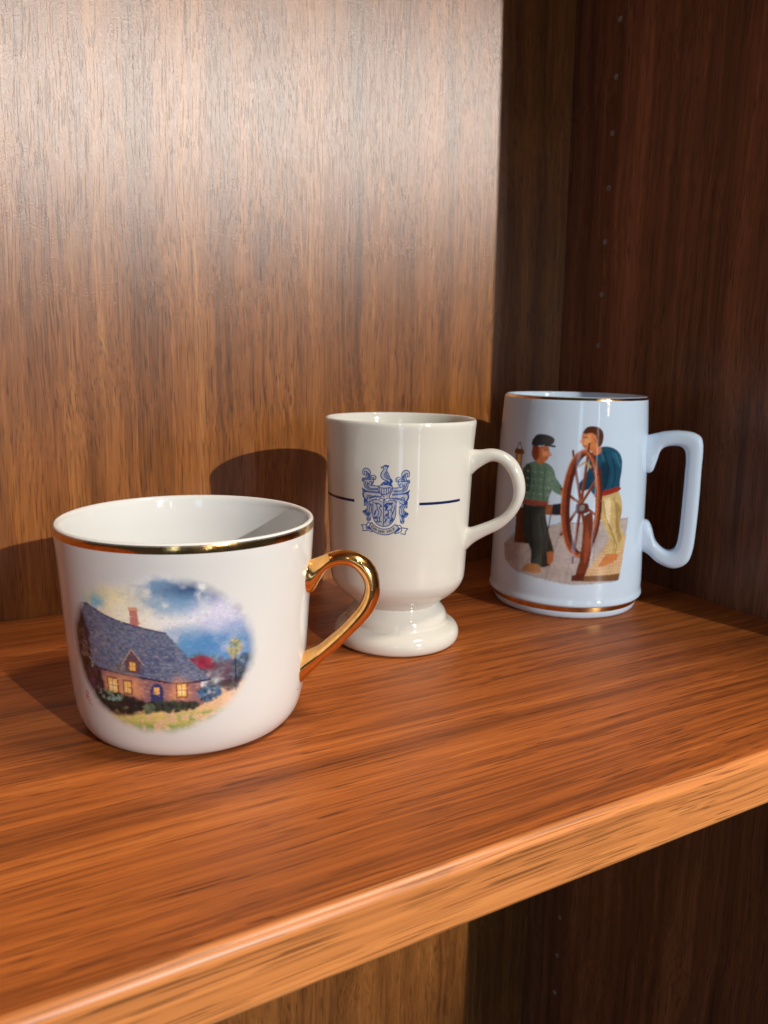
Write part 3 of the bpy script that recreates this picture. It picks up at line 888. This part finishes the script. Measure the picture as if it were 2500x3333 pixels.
H3 = [(36.8, 94.6, 37.4, 74.9), (41.0, 95.8, 42.6, 75.6), (43.6, 96.6, 44.6, 80.5), (48.01, 97.77, 46.9, 88.0), (55.30, 98.46, 52.31, 90.20), (62.9, 97.3, 57.2, 89.4),
      (66.88, 92.6, 59.06, 84.98), (67.37, 76.17, 59.26, 75.58), (67.58, 62.81, 59.28, 62.11), (67.35, 46.86, 59.06, 46.04), (66.70, 35.5, 58.16, 37.5),
      (64.19, 27.9, 56.12, 34.6), (57.68, 24.49, 52.34, 34.34), (49.87, 26.6, 47.46, 38.34), (44.6, 30.6, 44.9, 45.6), (41.6, 32.0, 42.6, 49.2), (37.4, 33.0, 38.0, 50.0)]
obj('handle', *sweep(H3, R(-52), .0098, nst=130, nsec=32, power=3.0, grow0=.15, grow1=.15), MAT_TANK, tank)

# generic sailors-at-the-wheel illustration, own design
W3, HH3 = 322, 332
cv = Canvas(W3, HH3)
U = lambda u, v: (u * W3, v * HH3)
XF = lambda x, y: (x, y)
def pg(col, *pts, soft=1.3, smooth=True, alpha=1.0, rag=.5, seed=1):
    cv.poly([U(*XF(*q)) for q in pts], col, soft, alpha, rag=rag, seed=seed, smooth=smooth)
def pl(col, w, *pts, smooth=True, alpha=1.0, taper=None):
    cv.line([U(*XF(*q)) for q in pts], w, col, smooth, alpha, taper)
# deck and its planks
pg((176, 166, 164), (.10, .80), (.30, .66), (.55, .60), (.97, .575), (.97, .62), (.92, .97), (.60, .99), (.22, .95), (.12, .90), soft=3, smooth=False, rag=2)
for a, b, c, d in ((.30, .68, .16, .90), (.42, .65, .28, .95), (.52, .63, .44, .98), (.62, .62, .56, .99), (.74, .61, .72, .98), (.40, .70, .30, .82)):
    pl((128, 112, 110), 1.4, (a, b), (c, d), smooth=False, alpha=.6)
pg((150, 136, 132), (.10, .80), (.22, .70), (.24, .86), (.14, .90), soft=6, alpha=.5)
pl((150, 128, 118), 1.6, (.50, .605), (.97, .578), smooth=False)
# grating
pg((206, 172, 132), (.83, .70), (.965, .68), (.925, .945), (.70, .945), (.665, .93), smooth=False)
pg((120, 84, 52), (.665, .93), (.925, .925), (.918, .97), (.665, .965), smooth=False)
for i in range(11):
    for j in range(9):
        f, g_ = i / 10, j / 8
        x0, x1 = .81 + (.70 - .81) * f, .945 + (.905 - .945) * f
        pl((168, 128, 92), 1.9, (x0 + (x1 - x0) * g_ - .004, .72 + .19 * f), (x0 + (x1 - x0) * g_ + .004, .72 + .19 * f), smooth=False, alpha=.8)
# locker on the left and a brass stand
pg((84, 46, 30), (.20, .54), (.30, .53), (.315, .76), (.20, .77), smooth=False)
pg((58, 30, 22), (.27, .535), (.315, .53), (.325, .755), (.28, .76), smooth=False)
pg((150, 86, 46), (.36, .50), (.52, .49), (.52, .555), (.36, .565), smooth=False)
pg((176, 116, 56), (.37, .56), (.41, .56), (.405, .63), (.43, .655), (.35, .66), (.375, .63))
pl((60, 66, 66), 2.2, (.45, .55), (.43, .74), smooth=False)
pg((90, 62, 44), (.40, .735), (.46, .735), (.45, .765), (.39, .765))
pg((40, 44, 52), (.46, .49), (.52, .485), (.52, .545), (.46, .55))
# wooden post with a ship's lantern
XF = lambda x, y: (x, y)
pg((112, 62, 36), (.175, .30), (.205, .30), (.21, .60), (.175, .60), smooth=False)
pl((164, 104, 62), 1.8, (.182, .31), (.184, .59), smooth=False)
pg((120, 72, 34), (.15, .17), (.225, .17), (.235, .20), (.14, .20), smooth=False)
pg((170, 116, 54), (.155, .20), (.22, .20), (.215, .29), (.16, .29), smooth=False)
pg((226, 190, 122), (.172, .21), (.203, .21), (.20, .28), (.175, .28), soft=2)
pg((96, 54, 28), (.148, .285), (.228, .285), (.22, .31), (.155, .31), smooth=False)
pl((96, 54, 28), 2.2, (.165, .17), (.187, .13), (.21, .17))
XF = lambda x, y: (.345 + (x - .36) * 1.26, .93 + (y - .93) * 1.02)
# left sailor: cap, checked shirt, dark trousers, upright
pg((40, 46, 44), (.285, .50), (.40, .49), (.415, .56), (.44, .68), (.47, .80), (.445, .885), (.36, .89), (.35, .80), (.30, .70), (.29, .60))
pl((62, 66, 56), 2, (.38, .57), (.40, .72), (.41, .86))
pg((176, 122, 74), (.34, .885), (.40, .885), (.405, .935), (.32, .94), (.31, .925))
pg((170, 100, 60), (.435, .80), (.465, .79), (.468, .85), (.445, .87))
pg((96, 128, 110), (.29, .27), (.36, .245), (.43, .27), (.455, .35), (.43, .45), (.41, .51), (.28, .515), (.275, .42), (.265, .33))
pg((52, 80, 66), (.27, .30), (.31, .27), (.325, .36), (.31, .45), (.275, .45))
for i in range(10):
    for j in range(7):
        if (i + j) % 2:
            pl((66, 96, 80) if j % 2 else (150, 172, 156), 3.0, (.30 + .02 * j, .29 + .022 * i), (.308 + .02 * j, .292 + .022 * i), smooth=False, alpha=.7)
pg((104, 136, 118), (.41, .30), (.45, .33), (.50, .41), (.49, .44), (.44, .41))
pg((192, 116, 66), (.485, .405), (.52, .40), (.525, .43), (.49, .445))
pg((150, 44, 34), (.285, .49), (.41, .485), (.41, .515), (.285, .52), alpha=.8)
pg((196, 112, 62), (.335, .165), (.40, .15), (.415, .19), (.405, .235), (.37, .262), (.335, .235))
pg((134, 60, 34), (.32, .155), (.355, .155), (.36, .22), (.34, .245), (.318, .21))
pg((40, 46, 52), (.315, .12), (.345, .085), (.40, .085), (.435, .105), (.43, .135), (.40, .145), (.32, .155))
pl((34, 38, 44), 4, (.39, .145), (.44, .150))
pg((224, 150, 98), (.375, .175), (.405, .175), (.41, .20), (.385, .22), soft=3)
pl((70, 34, 24), 1.4, (.385, .178), (.402, .176)); pl((120, 52, 36), 1.3, (.385, .222), (.405, .218))
pl((214, 134, 84), 2.6, (.41, .185), (.424, .203), (.408, .21))
for q in (((.33, .30), (.345, .40), (.33, .48)), ((.40, .30), (.395, .40), (.40, .47))):
    pl((44, 70, 58), 2.2, *q, alpha=.7)
for q in (((.33, .56), (.345, .70), (.37, .85)), ((.39, .58), (.42, .72), (.43, .84))):
    pl((20, 24, 24), 3, *q, alpha=.7)
XF = lambda x, y: (.785 + (x - .80) * 1.24 + (.45 - y) * -.09, y)
# right sailor, upright behind the wheel: jersey, pale trousers, bare feet
pg((198, 172, 116), (.745, .41), (.865, .39), (.90, .50), (.885, .60), (.905, .70), (.87, .80), (.81, .80), (.815, .69), (.775, .58), (.745, .50))
pg((226, 206, 160), (.79, .45), (.83, .45), (.82, .60), (.80, .58))
pg((164, 138, 84), (.86, .46), (.895, .52), (.88, .62), (.895, .70), (.87, .72), (.855, .58))
pl((150, 124, 74), 2, (.81, .60), (.845, .70), (.84, .79))
pg((196, 122, 72), (.80, .795), (.86, .795), (.865, .825), (.80, .865), (.755, .87), (.76, .85))
pg((30, 74, 98), (.72, .17), (.80, .125), (.875, .15), (.905, .22), (.89, .33), (.87, .40), (.745, .425), (.72, .33))
pg((22, 52, 72), (.80, .20), (.83, .26), (.81, .36), (.78, .41), (.745, .42), (.76, .30), soft=4)
pg((36, 88, 112), (.84, .15), (.89, .19), (.90, .25), (.86, .22), soft=3)
pg((26, 62, 84), (.73, .22), (.70, .30), (.665, .36), (.68, .40), (.73, .37), (.76, .29))
pg((150, 46, 34), (.745, .41), (.875, .375), (.88, .40), (.75, .435))
pg((204, 126, 78), (.69, .05), (.74, .03), (.775, .06), (.77, .12), (.735, .155), (.70, .14), (.685, .10))
pg((84, 44, 28), (.69, .045), (.72, .008), (.775, .01), (.80, .05), (.79, .11), (.768, .13), (.762, .07), (.74, .045), (.71, .05))
pg((198, 116, 70), (.73, .14), (.775, .125), (.785, .16), (.745, .18))
pg((228, 160, 108), (.70, .065), (.73, .06), (.725, .11), (.70, .115), soft=4)
pl((60, 30, 22), 1.5, (.695, .075), (.715, .07)); pl((130, 60, 42), 1.4, (.695, .122), (.715, .122))
pl((220, 146, 96), 2.8, (.69, .08), (.678, .10), (.693, .105)); pl((170, 90, 56), 2.4, (.75, .08), (.756, .10))
for q in (((.80, .16), (.82, .26), (.80, .38)), ((.85, .20), (.86, .30), (.84, .38)), ((.76, .20), (.775, .30))):
    pl((16, 42, 60), 3, *q, alpha=.7)
for q in (((.78, .15), (.80, .22)), ((.865, .17), (.89, .25))):
    pl((64, 122, 146), 2.4, *q, alpha=.7)
for q in (((.79, .46), (.80, .56), (.83, .64)), ((.85, .44), (.865, .56), (.86, .66)), ((.83, .66), (.86, .74), (.85, .79))):
    pl((140, 112, 64), 2.4, *q, alpha=.75)
XF = lambda x, y: (x, y)
# wheel: two rims seen nearly edge on, spokes and handles
def ell(cx, cy, rx, ry, n=40, tilt=.0):
    return [U(cx + rx * math.cos(2 * math.pi * k / n) + tilt * math.sin(2 * math.pi * k / n), cy + ry * math.sin(2 * math.pi * k / n)) for k in range(n + 1)]
WC = (.63, .48)
for k in range(8):
    a = 2 * math.pi * (k + .3) / 8
    x, y = WC[0] + .112 * math.cos(a), WC[1] + .32 * math.sin(a)
    pl((112, 54, 38), 6.0, WC, (x, y), smooth=False)
    pl((168, 98, 66), 1.4, (WC[0] - .006, WC[1]), (x - .006, y), smooth=False)
    pl((112, 50, 34), 4.6, (x, y), (WC[0] + .13 * math.cos(a), WC[1] + .38 * math.sin(a)), smooth=False)
cv.line(ell(WC[0] + .02, WC[1], .100, .312), 9.0, (84, 38, 28), True)
cv.line(ell(WC[0], WC[1], .106, .32), 9.0, (142, 68, 42), True)
cv.line(ell(WC[0] - .008, WC[1], .110, .326), 2.2, (196, 122, 78), True)
pl((206, 160, 84), 5, (.60, .25), (.64, .225), (.675, .25), alpha=.7)
pg((92, 46, 34), (.60, .48), (.67, .475), (.675, .53), (.605, .535))
pg((132, 128, 130), (.622, .488), (.65, .485), (.652, .515), (.624, .52))
pg((108, 52, 34), (.655, .55), (.705, .54), (.72, .72), (.69, .90), (.655, .95), (.62, .95), (.645, .80))
pg((148, 74, 44), (.675, .60), (.70, .72), (.675, .86), (.665, .70), soft=3)
pg((84, 38, 28), (.60, .93), (.68, .91), (.675, .965), (.60, .965), smooth=False)
# small line of faint lettering-like dashes is left out; keep soft paint grain
dabs(cv, 5000, 1.0, .8, 52, .35, 3.0)
gn = cv.noise(5, 40)[..., None]
gb = cv.noise(16, 41)[..., None]
cv.c = np.clip(cv.c * (.72 + .3 * gn + .3 * gb), 0, 1)
for _ in range(1):
    q = np.pad(cv.c * cv.a[..., None], ((1, 1), (1, 1), (0, 0)), 'edge'); w_ = np.pad(cv.a, 1, 'edge')
    num = sum(q[i:i + HH3, j:j + W3] for i in range(3) for j in range(3)); den = sum(w_[i:i + HH3, j:j + W3] for i in range(3) for j in range(3))
    cv.c = num / np.maximum(den, 1e-6)[..., None]; cv.a = den / 9
th3 = np.radians(np.linspace(-197, -82, W3))[None, :]
z3 = np.linspace(.1015, .0188, HH3)[:, None]
wrap('picture', cv, th3, z3, (O3[:, 0], O3[:, 1]), WHITE3, tank)
